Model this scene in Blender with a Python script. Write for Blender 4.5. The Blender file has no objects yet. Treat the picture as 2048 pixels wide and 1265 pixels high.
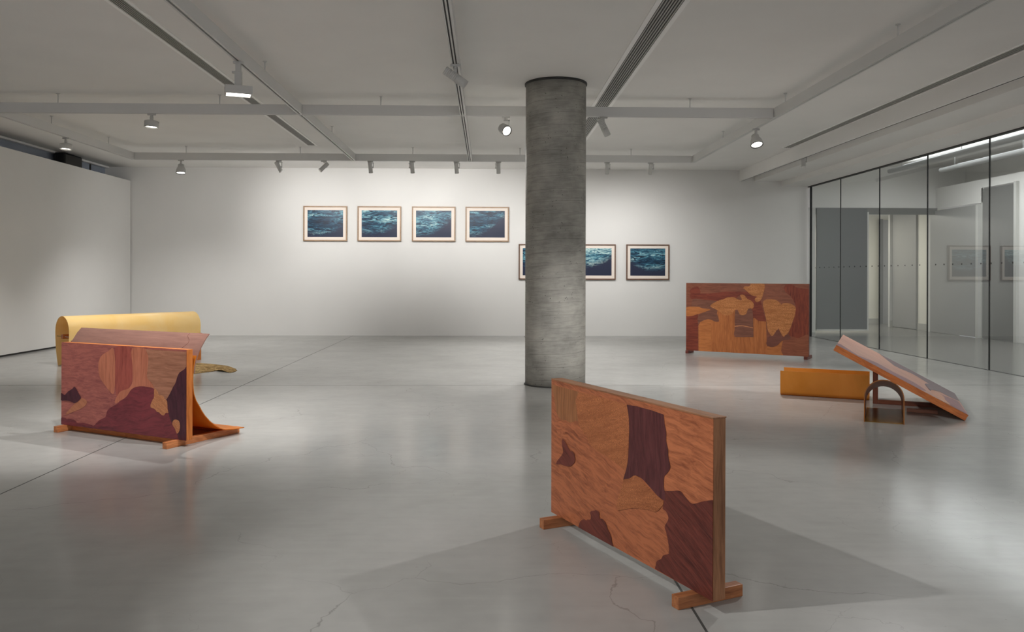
EXPO=0
LAMP_E=9
P_WALL=122;P_FL=265;P_KEY=340;P_COR=85;P_ROOM=55;WORLD=1.0
MARQ={'P1':[('bright',[(0.959,0.672),(1.285,0.675),(1.285,0.391),(1.238,0.374),(1.197,0.356),(1.17,0.345),(1.143,0.349),(1.121,0.363),(1.099,0.375),(1.071,0.373),(1.025,0.36),(0.981,0.354),(0.96,0.385)]),('olive',[(0.002,0.675),(0.282,0.673),(0.283,0.526),(0.256,0.524),(0.197,0.506),(0.173,0.508),(0.153,0.511),(0.129,0.505),(0.1,0.506),(0.071,0.52),(0.05,0.546),(0.039,0.585),(0.024,0.625),(0.011,0.652)]),('tan',[(0.282,0.673),(0.7,0.672),(0.713,0.64),(0.721,0.595),(0.721,0.553),(0.715,0.488),(0.711,0.423),(0.692,0.373),(0.654,0.381),(0.589,0.394),(0.535,0.405),(0.473,0.411),(0.424,0.42),(0.38,0.435),(0.358,0.458),(0.328,0.476),(0.302,0.494),(0.283,0.514)]),('dark',[(0.972,0.345),(1.027,0.361),(1.081,0.376),(1.108,0.366),(1.134,0.352),(1.16,0.344),(1.191,0.354),(1.234,0.373),(1.285,0.39),(1.285,0),(0.916,0.004),(0.927,0.038),(0.959,0.059),(0.973,0.078),(1.008,0.096),(1.013,0.108),(1.009,0.137),(0.994,0.179),(0.983,0.202),(1.004,0.233),(1.007,0.249),(0.993,0.267),(0.969,0.275),(0.977,0.303)]),('plum',[(0.703,0.671),(0.974,0.669),(0.98,0.633),(0.992,0.599),(0.992,0.563),(1.004,0.532),(1.007,0.497),(1.019,0.467),(1.016,0.448),(0.998,0.428),(0.978,0.407),(0.977,0.356),(0.984,0.35),(0.984,0.312),(0.936,0.318),(0.893,0.336),(0.848,0.355),(0.81,0.367),(0.77,0.367),(0.744,0.352),(0.706,0.331),(0.677,0.328),(0.696,0.37),(0.713,0.421),(0.719,0.484),(0.722,0.563),(0.717,0.624)]),('tan',[(0.677,0.326),(0.726,0.344),(0.774,0.369),(0.837,0.351),(0.897,0.325),(0.974,0.305),(0.956,0.274),(0.92,0.247),(0.867,0.242),(0.806,0.23),(0.743,0.216),(0.661,0.186),(0.627,0.181),(0.634,0.232),(0.661,0.282)]),('dark',[(0.129,0.409),(0.154,0.396),(0.182,0.377),(0.206,0.362),(0.222,0.366),(0.244,0.353),(0.248,0.319),(0.222,0.297),(0.195,0.283),(0.142,0.276),(0.101,0.275),(0.058,0.266),(0.072,0.288),(0.109,0.318),(0.13,0.344),(0.119,0.373),(0.117,0.401)]),('dark',[(0.284,0),(0.294,0.022),(0.312,0.042),(0.341,0.055),(0.362,0.056),(0.372,0.064),(0.383,0.065),(0.4,0.073),(0.402,0.088),(0.395,0.101),(0.403,0.112),(0.43,0.122),(0.457,0.13),(0.476,0.126),(0.481,0.099),(0.51,0.102),(0.536,0.09),(0.549,0.069),(0.575,0.048),(0.587,0.017),(0.6,0.0)])],'P2':[('rosy_v',[(0.654,0.666),(0.856,0.669),(0.862,0.533),(0.857,0.41),(0.817,0.352),(0.758,0.259),(0.697,0.244),(0.656,0.383)]),('tan_v',[(0.51,0.603),(0.581,0.637),(0.634,0.665),(0.652,0.61),(0.661,0.551),(0.658,0.371),(0.64,0.298),(0.6,0.313),(0.51,0.386),(0.474,0.432),(0.46,0.51),(0.474,0.565)]),('tan_v',[(0.856,0.671),(1.023,0.67),(1.043,0.61),(1.033,0.522),(1.029,0.454),(1.097,0.397),(1.111,0.365),(1.024,0.366),(0.956,0.365),(0.897,0.354),(0.847,0.33),(0.808,0.297),(0.717,0.239),(0.656,0.231),(0.717,0.318),(0.817,0.352),(0.862,0.41),(0.862,0.533)]),('handtan',[(0.25,0.234),(0.31,0.226),(0.319,0.196),(0.264,0.155),(0.142,0.112),(0.056,0.083),(0.094,0.124),(0.179,0.189)]),('purple',[(0,0.054),(0.052,0.057),(0.075,0.047),(0.104,0.056),(0.18,0.044),(0.208,0.027),(0.274,0.034),(0.366,0.029),(0.408,0.023),(0.439,0.047),(0.476,0.074),(0.548,0.104),(0.565,0.148),(0.601,0.181),(0.689,0.223),(0.717,0.246),(0.778,0.274),(0.818,0.311),(0.847,0.344),(0.897,0.368),(0.956,0.378),(1.024,0.379),(1.106,0.368),(1.178,0.316),(1.263,0.222),(1.338,0.096),(1.452,0),(0.718,0),(0,0)]),('deep',[(1.452,0.558),(1.383,0.511),(1.36,0.48),(1.337,0.426),(1.314,0.398),(1.295,0.367),(1.263,0.322),(1.235,0.293),(1.249,0.274),(1.259,0.228),(1.273,0.17),(1.292,0.132),(1.32,0.094),(1.357,0.045),(1.376,0),(1.452,0)]),('greytan',[(1.013,0.671),(1.452,0.669),(1.452,0.558),(1.383,0.511),(1.36,0.48),(1.337,0.426),(1.314,0.398),(1.295,0.367),(1.263,0.322),(1.235,0.293),(1.197,0.317),(1.149,0.334),(1.125,0.366),(1.106,0.371),(1.097,0.397),(1.043,0.438),(1.029,0.454),(1.033,0.522),(1.043,0.61)]),('light',[(1.111,0.371),(1.149,0.347),(1.159,0.328),(1.206,0.321),(1.221,0.299),(1.249,0.284),(1.254,0.228),(1.263,0.196),(1.235,0.193),(1.216,0.172),(1.188,0.175),(1.159,0.191),(1.14,0.193),(1.112,0.214),(1.073,0.221),(1.07,0.244),(1.092,0.283),(1.106,0.304)]),('light',[(1.324,0.146),(1.366,0.148),(1.386,0.126),(1.385,0.074),(1.357,0.045),(1.338,0.076),(1.306,0.113)]),('deep',[(0,0.261),(0.046,0.248),(0.089,0.279),(0.141,0.304),(0.171,0.325),(0.198,0.302),(0.226,0.269),(0.25,0.234),(0.179,0.19),(0.132,0.198),(0.065,0.204),(0,0.201)])],'P3':[('mahog',[(0,0.581),(0.207,0.613),(0.209,0.006),(0,0.008)]),('mahog',[(0.058,0.983),(0.085,1.036),(0.179,1.076),(0.219,1.05),(0.24,0.959),(0.072,0.957)]),('mahog',[(0.086,0.957),(0.392,0.961),(0.678,0.997),(1.033,1.002),(1.145,0.934),(1.232,0.86),(1.318,0.525),(1.196,0.534),(1.109,0.581),(1.084,0.706),(1.008,0.856),(0.907,0.943),(0.781,0.852),(0.471,0.82),(0.26,0.868),(0.093,0.865)]),('greyb',[(0.126,0.866),(0.286,0.856),(0.471,0.846),(0.549,0.822),(0.419,0.755),(0.523,0.693),(0.55,0.603),(0.55,0.513),(0.472,0.498),(0.406,0.534),(0.327,0.519),(0.221,0.424),(0.214,0.594),(0.419,0.696),(0.287,0.713),(0.194,0.737),(0.093,0.734)]),('orange_v',[(0.214,0.424),(0.327,0.519),(0.406,0.534),(0.498,0.498),(0.563,0.513),(0.536,0.693),(0.832,0.7),(0.833,0.458),(0.821,0.254),(1.116,0.267),(1.115,0.569),(1.196,0.534),(1.318,0.525),(1.318,0.475),(1.331,0.176),(1.344,0),(0.216,0)]),('orange',[(0.214,0.424),(0.327,0.519),(0.426,0.522),(0.427,0.017),(0.216,0.006)]),('orange',[(1.344,0.133),(1.501,0.159),(1.573,0.237),(1.591,0),(1.344,0)]),('orange',[(0,0.719),(0.194,0.737),(0.287,0.713),(0.419,0.696),(0.3,0.648),(0.18,0.606),(0.1,0.58),(0,0.585)]),('speck',[(0.412,0.755),(0.523,0.834),(0.64,0.875),(0.704,0.902),(0.806,0.904),(0.882,0.867),(0.933,0.868),(0.907,0.943),(0.97,0.944),(1.021,0.882),(1.083,0.858),(1.127,0.796),(1.108,0.732),(1.034,0.718),(1.003,0.641),(0.946,0.617),(0.896,0.632),(0.87,0.695),(0.819,0.7),(0.781,0.635),(0.705,0.607),(0.627,0.612),(0.576,0.655),(0.523,0.693)]),('greyb',[(0.826,0.694),(0.87,0.695),(0.896,0.632),(0.946,0.617),(1.003,0.641),(1.034,0.718),(1.096,0.719),(1.115,0.569),(1.122,0.267),(0.84,0.255),(0.82,0.445)]),('speck',[(1.07,1.134),(1.286,1.134),(1.28,0.999),(1.238,0.873),(1.17,0.834),(1.139,0.884),(1.176,0.922),(1.095,0.94),(1.008,1.014),(0.983,1.033),(0.958,1.058),(0.983,1.084),(1.045,1.084),(1.07,1.11)]),('speck',[(1.269,0.824),(1.305,0.874),(1.403,0.886),(1.487,0.865),(1.553,0.799),(1.56,0.657),(1.512,0.469),(1.5,0.382),(1.428,0.305),(1.392,0.316),(1.343,0.401),(1.318,0.575),(1.281,0.736)]),('speck',[(1.553,0.799),(1.619,0.825),(1.702,0.818),(1.773,0.76),(1.767,0.662),(1.726,0.538),(1.68,0.402),(1.62,0.301),(1.573,0.311),(1.524,0.408),(1.506,0.469),(1.56,0.657)]),('mahog_v',[(1.595,1.065),(1.636,1.121),(1.713,1.121),(1.807,1.067),(1.969,1.051),(1.969,0.329),(1.88,0.312),(1.809,0.282),(1.715,0.305),(1.668,0.346),(1.738,0.539),(1.773,0.724),(1.761,0.821),(1.702,0.931),(1.63,0.991)]),('russet',[(1.585,0.237),(1.668,0.253),(1.698,0.292),(1.715,0.305),(1.809,0.282),(1.88,0.312),(1.969,0.329),(1.969,0),(1.585,0)]),('umber',[(1.5,0.407),(1.549,0.31),(1.585,0.287),(1.644,0.339),(1.698,0.292),(1.668,0.253),(1.573,0.237),(1.501,0.159),(1.417,0.124),(1.344,0.139),(1.325,0.188),(1.362,0.29),(1.428,0.305)]),('light',[(0.82,0.439),(0.947,0.452),(1.115,0.424),(1.115,0.413),(0.947,0.439),(0.82,0.426)])],'P4':[('purple',[(1.228,0.279),(1.038,0.103),(0.862,0.329),(0.682,0.297),(0.558,0.335),(0.453,0.325),(0.374,0.184),(0.451,0),(0.605,0),(0.773,0),(0.946,0),(1.098,0),(1.207,0),(1.25,0)]),('deep',[(0.828,1.477),(0.561,1.5),(0.358,1.5),(0.162,1.5),(0,1.5),(0.005,0.858),(0.128,0.775),(0.25,0.83),(0.294,1.008),(0.476,1.153),(0.672,0.994)]),('purple',[(0.267,0.554),(0.171,0.605),(0.023,0.762),(0,0),(0.16,0.014),(0.207,0.276)]),('light',[(0.33,0.38),(0.285,0.585),(0.214,0.577),(0.186,0.468),(0.191,0.24),(0.155,0.077),(0.203,0),(0.252,0.007),(0.296,0.208)]),('deep',[(0.363,0.714),(0.306,0.988),(0.252,0.939),(0.197,0.827),(0.299,0.551),(0.328,0.367)])]}
MATPTS=[(-0.723, 0.134), (-0.62, 0.579), (-0.283, 0.647), (0.064, 0.482), (0.316, 0.259), (0.517, -0.046), (0.603, -0.279), (0.606, -0.502), (0.543, -0.447), (0.388, -0.279), (0.278, -0.447), (0.172, -0.609), (-0.048, -0.715), (-0.414, -0.609)]
import bpy, bmesh, math, random
from mathutils import Vector, Matrix, Euler
PI=math.pi
S=bpy.context.scene
COL=S.collection
random.seed(5)

# ------------------------------------------------------------------ view
S.view_settings.view_transform='Standard'
S.view_settings.look='None'
S.view_settings.gamma=1
S.view_settings.use_curve_mapping=False
S.view_settings.exposure=EXPO

# ------------------------------------------------------------------ materials
def srgb(r,g,b):
    f=lambda c:(c/255/12.92) if c/255<=.04045 else ((c/255+.055)/1.055)**2.4
    return (f(r),f(g),f(b),1)
class NT:
    def __init__(s,name):
        m=bpy.data.materials.new(name);m.use_nodes=True;s.m=m;s.t=m.node_tree;s.t.nodes.clear()
        s.out=s.n('ShaderNodeOutputMaterial')
    def n(s,t,**k):
        x=s.t.nodes.new(t)
        for a,b in k.items(): setattr(x,a,b)
        return x
    def l(s,a,b): s.t.links.new(a,b)
    def val(s,node,**k):
        for a,b in k.items(): node.inputs[a.replace('_',' ')].default_value=b
        return node
    def bsdf(s,color,rough,spec=.5,metal=0):
        b=s.n('ShaderNodeBsdfPrincipled')
        for key,v in (('Base Color',color),('Roughness',rough),('Specular IOR Level',spec),('Metallic',metal)):
            if hasattr(v,'node'): s.l(v,b.inputs[key])
            else: b.inputs[key].default_value=v
        s.l(b.outputs[0],s.out.inputs[0]);return b
    def coord(s,rot=(0,0,0),scale=(1,1,1),loc=(0,0,0),src='Object'):
        tc=s.n('ShaderNodeTexCoord');mp=s.n('ShaderNodeMapping')
        mp.inputs['Location'].default_value=loc
        mp.inputs['Rotation'].default_value=rot;mp.inputs['Scale'].default_value=scale
        s.l(tc.outputs[src],mp.inputs[0]);return mp.outputs[0]
    def noise(s,vec,scale,detail=4,rough=.5,dist=0):
        x=s.n('ShaderNodeTexNoise');s.l(vec,x.inputs['Vector'])
        x.inputs['Scale'].default_value=scale;x.inputs['Detail'].default_value=detail
        x.inputs['Roughness'].default_value=rough;x.inputs['Distortion'].default_value=dist
        return x.outputs['Fac']
    def ramp(s,fac,stops):
        r=s.n('ShaderNodeValToRGB');s.l(fac,r.inputs[0]);e=r.color_ramp.elements
        while len(e)<len(stops): e.new(.5)
        for el,(p,c) in zip(e,stops):
            el.position=p;el.color=c if len(c)==4 else (*c,1)
        return r.outputs[0]
    def mix(s,fac,a,b,mode='MIX'):
        x=s.n('ShaderNodeMix');x.data_type='RGBA';x.blend_type=mode
        for i,v in ((0,fac),(6,a),(7,b)):
            if hasattr(v,'node'): s.l(v,x.inputs[i])
            else: x.inputs[i].default_value=v
        return x.outputs[2]
    def math(s,op,a,b=0,c=0):
        x=s.n('ShaderNodeMath');x.operation=op
        for i,v in enumerate((a,b,c)):
            if hasattr(v,'node'): s.l(v,x.inputs[i])
            else: x.inputs[i].default_value=v
        return x.outputs[0]
    def bump(s,b,h,strength=.2,dist=.01):
        x=s.n('ShaderNodeBump');x.inputs['Strength'].default_value=strength;x.inputs['Distance'].default_value=dist
        s.l(h,x.inputs['Height']);s.l(x.outputs[0],b.inputs['Normal'])
def g3(v,a=1): return (v,v,v,a)

def paint(name,c,rough=.6,spec=.3,var=.04,metal=0):
    t=NT(name);v=t.coord()
    n=t.noise(v,1.3,4);c0=tuple(x*(1-var) for x in c[:3])+(1,);c1=tuple(min(1,x*(1+var)) for x in c[:3])+(1,)
    b=t.bsdf(t.ramp(n,[(.3,c0),(.7,c1)]),rough,spec,metal)
    t.bump(b,t.noise(v,90,2),.03,.002)
    return t.m

def wood(name,c1,c2,ang=0,fig=.6,speck=0,axis='x',rough=.42,scale=1.0,seed=0,curl=0,ridge=0):
    t=NT(name)
    # grain runs along local x after turning the face plane by ang (about y)
    rot={'x':(0,ang,0),'z':(0,ang+PI/2,0),'y':(0,0,ang+PI/2)}[axis]
    base=t.coord(rot,(1,1,1),(seed*1.7,seed*.9,seed*2.3))
    warp=t.noise(base,2.2,3,.5)
    va=t.n('ShaderNodeVectorMath');va.operation='MULTIPLY_ADD'
    cw=t.n('ShaderNodeTexNoise');t.l(base,cw.inputs['Vector']);cw.inputs['Scale'].default_value=3.0+curl*3;cw.inputs['Detail'].default_value=2+curl*3
    t.l(cw.outputs['Color'],va.inputs[0]);va.inputs[1].default_value=(.12*fig,.12*fig,.14*fig);t.l(base,va.inputs[2])
    mp=t.n('ShaderNodeMapping');mp.inputs['Scale'].default_value=(1.6*scale,16*scale,16*scale);t.l(va.outputs[0],mp.inputs[0])
    n1=t.noise(mp.outputs[0],2.3,7,.62,.4+curl)
    mp2=t.n('ShaderNodeMapping');mp2.inputs['Scale'].default_value=(7*scale,160*scale,160*scale);t.l(va.outputs[0],mp2.inputs[0])
    n2=t.noise(mp2.outputs[0],1.0,3,.6)
    f=t.math('MULTIPLY_ADD',n2,.35,t.math('MULTIPLY',n1,.75))
    big=t.noise(base,1.4,2)
    f=t.math('ADD',f,t.math('MULTIPLY_ADD',big,.3,-.17))
    cols=t.ramp(f,[(.34,c2),(.62,c1)])
    if ridge:
        wv=t.n('ShaderNodeTexWave');wv.bands_direction='Z';t.l(va.outputs[0],wv.inputs['Vector']);wv.inputs['Scale'].default_value=ridge
        wv.inputs['Distortion'].default_value=2.5;wv.inputs['Detail'].default_value=2
        cols=t.mix(t.math('MULTIPLY',wv.outputs['Fac'],.35),cols,c2)
    if speck:
        mp3=t.n('ShaderNodeMapping');mp3.inputs['Scale'].default_value=(1,1.6,1.6);t.l(va.outputs[0],mp3.inputs[0])
        vo=t.n('ShaderNodeTexVoronoi');vo.feature='DISTANCE_TO_EDGE';t.l(mp3.outputs[0],vo.inputs['Vector']);vo.inputs['Scale'].default_value=speck
        sp=t.ramp(vo.outputs['Distance'],[(.06,g3(1)),(.22,g3(0))])
        cols=t.mix(t.math('MULTIPLY',sp,.75),cols,tuple(x*.8 for x in c2[:3])+(1,))
    b=t.bsdf(cols,rough,.35)
    t.bump(b,n2,.12,.0015)
    return t.m

M={}
M['wall']=paint('plaster_wall',srgb(224,222,218),.75,.2,.015)
M['ceil']=paint('plaster_ceiling',srgb(236,234,230),.8,.15,.02)
M['track']=paint('track_white',srgb(212,211,208),.45,.4,.02)
M['lampw']=paint('lamp_housing',srgb(196,195,191),.4,.4,.02)
M['slot']=paint('slot_dark',srgb(48,47,45),.5,.4,.02)
M['slat']=paint('vent_slat',srgb(176,174,169),.5,.4,.03)
M['ventframe']=paint('vent_frame',srgb(250,249,246),.6,.3,.02)
M['black']=paint('matte_black',srgb(24,24,24),.6,.3,.05)
M['blue']=paint('clerestory_panel',srgb(168,176,190),.5,.4,.03)
M['greydoor']=paint('door_grey',srgb(142,141,138),.35,.5,.02)
M['darkdoor']=paint('door_dark_grey',srgb(100,99,97),.35,.5,.02)
M['slide']=paint('sliding_panel_grey',srgb(84,85,88),.5,.4,.02)
M['jamb']=paint('jamb_light',srgb(190,189,184),.5,.4,.02)
M['cream']=paint('cream_wall',srgb(216,213,200),.7,.2,.02)
M['skirt']=paint('skirting_grey',srgb(168,166,158),.5,.3,.02)
M['steel']=paint('brushed_steel',srgb(190,190,190),.25,.5,.02,1)
M['duct']=paint('galvanised_tube',srgb(200,202,204),.3,.5,.03)
M['seal']=paint('black_seal',srgb(20,20,21),.5,.3,.02)
M['matboard']=paint('mat_board',srgb(236,224,212),.8,.1,.01)
M['framewood']=wood('frame_wood',srgb(168,138,108),srgb(128,100,76),0,.3,scale=2)
M['framewood_d']=wood('frame_wood_dark',srgb(118,88,70),srgb(84,60,47),0,.3,scale=2)

def emit(name,c,st):
    t=NT(name);e=t.n('ShaderNodeEmission');e.inputs[0].default_value=c;e.inputs[1].default_value=st
    t.l(e.outputs[0],t.out.inputs[0]);return t.m
M['lampon']=emit('lamp_lens',(1,.95,.86,1),LAMP_E)
M['tubeon']=emit('tube_lens',(.93,.97,1,1),1.6)

def concrete_column():
    t=NT('column_concrete');v=t.coord()
    sx=t.n('ShaderNodeSeparateXYZ');t.l(v,sx.inputs[0])
    ang=t.math('ARCTAN2',sx.outputs[1],sx.outputs[0])
    # spiral seam of the paper tube: pitch .21 m
    h=t.math('SUBTRACT',sx.outputs[2],t.math('MULTIPLY',ang,.018))
    fr=t.math('FRACT',t.math('ADD',t.math('MULTIPLY',h,1/.148),t.math('MULTIPLY',t.noise(v,1.5,3),.35)))
    seam=t.ramp(fr,[(0,g3(1)),(.022,g3(.15)),(.04,g3(0)),(.985,g3(0)),(1,g3(1))])
    cm=t.n('ShaderNodeCombineXYZ');t.l(t.math('MULTIPLY',ang,.36),cm.inputs[0]);t.l(h,cm.inputs[1])
    mp=t.n('ShaderNodeMapping');mp.inputs['Scale'].default_value=(2.2,14,1);t.l(cm.outputs[0],mp.inputs[0])
    st=t.noise(mp.outputs[0],2,8,.65,.6);bl=t.noise(cm.outputs[0],2.6,6,.6)
    mp2=t.n('ShaderNodeMapping');mp2.inputs['Scale'].default_value=(5,90,1);t.l(cm.outputs[0],mp2.inputs[0])
    fi=t.noise(mp2.outputs[0],1.5,4,.6)
    f=t.math('ADD',t.math('MULTIPLY',st,.3),t.math('MULTIPLY_ADD',bl,.6,t.math('MULTIPLY',fi,.16)))
    c=t.ramp(f,[(.36,srgb(118,116,110)),(.55,srgb(160,157,149)),(.72,srgb(186,182,172))])
    # bug holes, gathered in patches
    vo=t.n('ShaderNodeTexVoronoi');t.l(cm.outputs[0],vo.inputs['Vector']);vo.inputs['Scale'].default_value=30
    hole=t.ramp(vo.outputs['Distance'],[(.12,g3(1)),(.2,g3(0))])
    pm=t.ramp(t.noise(cm.outputs[0],6,3),[(.52,g3(0)),(.6,g3(1))])
    hole=t.math('MULTIPLY',hole,pm)
    c=t.mix(t.math('MULTIPLY',seam,.5),c,srgb(70,68,62))
    c=t.mix(t.math('MULTIPLY',hole,.8),c,srgb(52,50,46))
    b=t.bsdf(c,.62,.35)
    hh=t.math('SUBTRACT',fi,t.math('ADD',seam,hole));t.bump(b,hh,.12,.003)
    return t.m
M['column']=concrete_column()

def concrete_floor():
    t=NT('polished_concrete');v=t.coord()
    n1=t.noise(v,.45,5,.55);n2=t.noise(v,1.7,5,.5,.15);n3=t.noise(v,9,2,.5)
    f=t.math('ADD',t.math('MULTIPLY',n1,.4),t.math('MULTIPLY_ADD',n2,.42,t.math('MULTIPLY',n3,.18)))
    c=t.ramp(f,[(.33,srgb(137,136,132)),(.5,srgb(150,149,145)),(.68,srgb(162,160,156))])
    # trowel streaks
    mp=t.n('ShaderNodeMapping');mp.inputs['Scale'].default_value=(1.2,9,1);mp.inputs['Rotation'].default_value=(0,0,.25);t.l(v,mp.inputs[0])
    s=t.noise(mp.outputs[0],1.8,4,.5,.3);c=t.mix(t.ramp(s,[(.3,g3(.0)),(.8,g3(.3))]),c,srgb(166,165,160))
    # hairline cracks
    def cracks(scale,w,seed,lo,hi):
        va=t.n('ShaderNodeVectorMath');va.operation='MULTIPLY_ADD'
        nn=t.n('ShaderNodeTexNoise');t.l(v,nn.inputs['Vector']);nn.inputs['Scale'].default_value=2.2;nn.inputs['Detail'].default_value=6
        t.l(nn.outputs['Color'],va.inputs[0]);va.inputs[1].default_value=(.55,.55,0);t.l(v,va.inputs[2])
        m2=t.n('ShaderNodeMapping');m2.inputs['Location'].default_value=(seed,seed*.7,0);t.l(va.outputs[0],m2.inputs[0])
        vo=t.n('ShaderNodeTexVoronoi');vo.voronoi_dimensions='2D';vo.feature='DISTANCE_TO_EDGE';t.l(m2.outputs[0],vo.inputs['Vector']);vo.inputs['Scale'].default_value=scale
        k=t.ramp(vo.outputs['Distance'],[(0,g3(1)),(w,g3(0))])
        msk=t.ramp(t.noise(m2.outputs[0],.8,3),[(lo,g3(0)),(hi,g3(1))])
        return t.math('MULTIPLY',k,msk)
    k1=cracks(.8,.0022,5.3,.46,.56);k2=cracks(1.9,.0035,11.7,.52,.6)
    k=t.math('MAXIMUM',k1,t.math('MULTIPLY',k2,.7))
    c=t.mix(t.math('MULTIPLY',k,.5),c,srgb(80,78,74))
    sp=t.n('ShaderNodeTexVoronoi');t.l(v,sp.inputs['Vector']);sp.inputs['Scale'].default_value=16
    spk=t.math('MULTIPLY',t.ramp(sp.outputs['Distance'],[(.03,g3(1)),(.07,g3(0))]),t.ramp(t.noise(v,1.6,3),[(.55,g3(0)),(.65,g3(1))]))
    c=t.mix(t.math('MULTIPLY',spk,.45),c,srgb(90,88,84))
    ro=t.math('ADD',t.math('MULTIPLY_ADD',n2,.08,.09),t.math('MULTIPLY',n3,.05))
    # worn polish: a softer and a tighter sheen over the same slab
    def lay(r):
        b=t.n('ShaderNodeBsdfPrincipled');t.l(c,b.inputs['Base Color'])
        if hasattr(r,'node'): t.l(r,b.inputs['Roughness'])
        else: b.inputs['Roughness'].default_value=r
        return b
    mx=t.n('ShaderNodeMixShader');mx.inputs[0].default_value=.6
    t.l(lay(.30).outputs[0],mx.inputs[1]);t.l(lay(ro).outputs[0],mx.inputs[2]);t.l(mx.outputs[0],t.out.inputs[0])
    return t.m
M['floor']=concrete_floor()
M['floor2']=paint('corridor_concrete',srgb(112,110,106),.22,.5,.06)
M['joint']=paint('joint_sealant',srgb(70,69,66),.7,.2,.05)

def glass():
    t=NT('clear_glass');g=t.n('ShaderNodeBsdfGlossy');g.inputs['Roughness'].default_value=.0;g.inputs['Color'].default_value=(.95,1,.98,1)
    tr=t.n('ShaderNodeBsdfTransparent');tr.inputs[0].default_value=(.93,.94,.935,1)
    fr=t.n('ShaderNodeFresnel');fr.inputs['IOR'].default_value=1.5
    ge=t.n('ShaderNodeNewGeometry');fq=t.math('MULTIPLY',t.math('SUBTRACT',1,ge.outputs['Backfacing']),t.math('MULTIPLY',fr.outputs[0],1.6))
    m=t.n('ShaderNodeMixShader');t.l(fq,m.inputs[0]);t.l(tr.outputs[0],m.inputs[1]);t.l(g.outputs[0],m.inputs[2]);t.l(m.outputs[0],t.out.inputs[0])
    return t.m
M['glass']=glass()

def amber(name,c1,c2,trans=.35,rough=.3):
    t=NT(name);v=t.coord();n=t.noise(v,2.5,4,.5,.5)
    c=t.ramp(n,[(.3,c2),(.7,c1)])
    b=t.n('ShaderNodeBsdfPrincipled');t.l(c,b.inputs['Base Color']);b.inputs['Roughness'].default_value=rough
    b.inputs['Specular IOR Level'].default_value=.4
    tl=t.n('ShaderNodeBsdfTranslucent');t.l(c,tl.inputs[0])
    m=t.n('ShaderNodeMixShader');m.inputs[0].default_value=trans;t.l(b.outputs[0],m.inputs[1]);t.l(tl.outputs[0],m.inputs[2]);t.l(m.outputs[0],t.out.inputs[0])
    return t.m
M['yellow']=amber('yellow_resin_sheet',srgb(255,228,168),srgb(252,214,134),.25,.35)
M['amber']=amber('amber_resin_sheet',srgb(218,150,66),srgb(200,130,40),.3,.3)
M['amber_b']=amber('brown_amber_sheet',srgb(186,118,56),srgb(160,98,40),.2,.3)
M['amber_floor']=amber('olive_amber',srgb(160,118,40),srgb(140,100,30),.2,.25)

# veneers
Wd=wood
M['fig']=Wd('figured_red_veneer',srgb(178,106,70),srgb(116,62,41),-.22,.7,seed=1,curl=.35,scale=1.5)
M['bright']=Wd('bright_orange_veneer',srgb(190,115,76),srgb(134,73,47),-.16,.6,seed=2,curl=.2,scale=1.5)
M['tan']=Wd('speckled_tan_veneer',srgb(192,120,76),srgb(146,84,50),.25,.4,speck=110,seed=3)
M['olive']=Wd('ribbed_olive_veneer',srgb(162,108,70),srgb(122,76,46),0,.4,axis='z',seed=4,ridge=14)
M['dark']=Wd('dark_red_veneer',srgb(114,57,47),srgb(72,33,28),-.42,.4,seed=5,scale=1.5)
M['plum']=Wd('plum_brown_veneer',srgb(96,50,50),srgb(64,30,32),0,.7,axis='z',seed=6,scale=1.4)
M['edge']=Wd('edge_walnut',srgb(160,114,82),srgb(120,80,54),0,.4,seed=7)
M['edge_v']=Wd('edge_walnut_upright',srgb(150,104,72),srgb(108,70,46),0,.4,axis='z',seed=8)
M['foot']=Wd('foot_walnut',srgb(176,114,72),srgb(122,72,44),0,.6,axis='y',seed=9)
M['rosy']=Wd('rosy_veneer',srgb(180,106,94),srgb(134,72,70),.03,.5,seed=10,curl=.4,scale=1.6)
M['rosy_v']=Wd('rosy_upright_veneer',srgb(168,86,74),srgb(126,58,52),0,.6,axis='z',seed=11)
M['tan_v']=Wd('pinkish_upright_veneer',srgb(198,122,94),srgb(158,90,68),0,.4,axis='z',seed=12)
M['purple']=Wd('purpleheart_veneer',srgb(130,56,62),srgb(86,36,44),.12,.9,seed=13,scale=1.2)
M['deep']=Wd('deep_purple_veneer',srgb(86,44,54),srgb(58,28,38),.1,.7,axis='z',seed=14)
M['greytan']=Wd('grey_tan_veneer',srgb(180,124,98),srgb(142,92,70),0,.3,seed=15)
M['light']=Wd('light_tan_veneer',srgb(222,152,106),srgb(176,108,70),-.5,.5,seed=16,speck=130)
M['handtan']=Wd('plain_tan_veneer',srgb(190,122,90),srgb(156,94,68),-.5,.3,seed=34)
M['cedar']=Wd('cedar_post',srgb(196,116,54),srgb(152,80,32),0,.5,axis='z',seed=17)
M['cedar_x']=Wd('cedar_rail',srgb(200,118,62),srgb(152,80,38),0,.5,axis='x',seed=18)
M['cedar_y']=Wd('cedar_foot',srgb(206,132,82),srgb(150,86,48),0,.8,axis='y',seed=19)
M['mauve']=Wd('mauve_sheet_veneer',srgb(144,108,96),srgb(126,92,83),0,.25,seed=20,rough=.3)
M['orange_s']=amber('orange_sheet',srgb(214,132,48),srgb(190,106,30),.35,.35)
M['mahog']=Wd('mahogany_veneer',srgb(132,62,44),srgb(88,36,28),0,.5,seed=22)
M['mahog_v']=Wd('mahogany_upright_veneer',srgb(140,66,44),srgb(96,40,30),0,.6,axis='z',seed=23)
M['greyb']=Wd('grey_brown_veneer',srgb(128,82,64),srgb(96,58,46),0,.4,seed=24)
M['umber']=Wd('umber_veneer',srgb(122,74,60),srgb(98,56,46),0,.3,seed=25)
M['russet']=Wd('russet_veneer',srgb(150,88,62),srgb(120,66,46),0,.4,seed=26)
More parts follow.
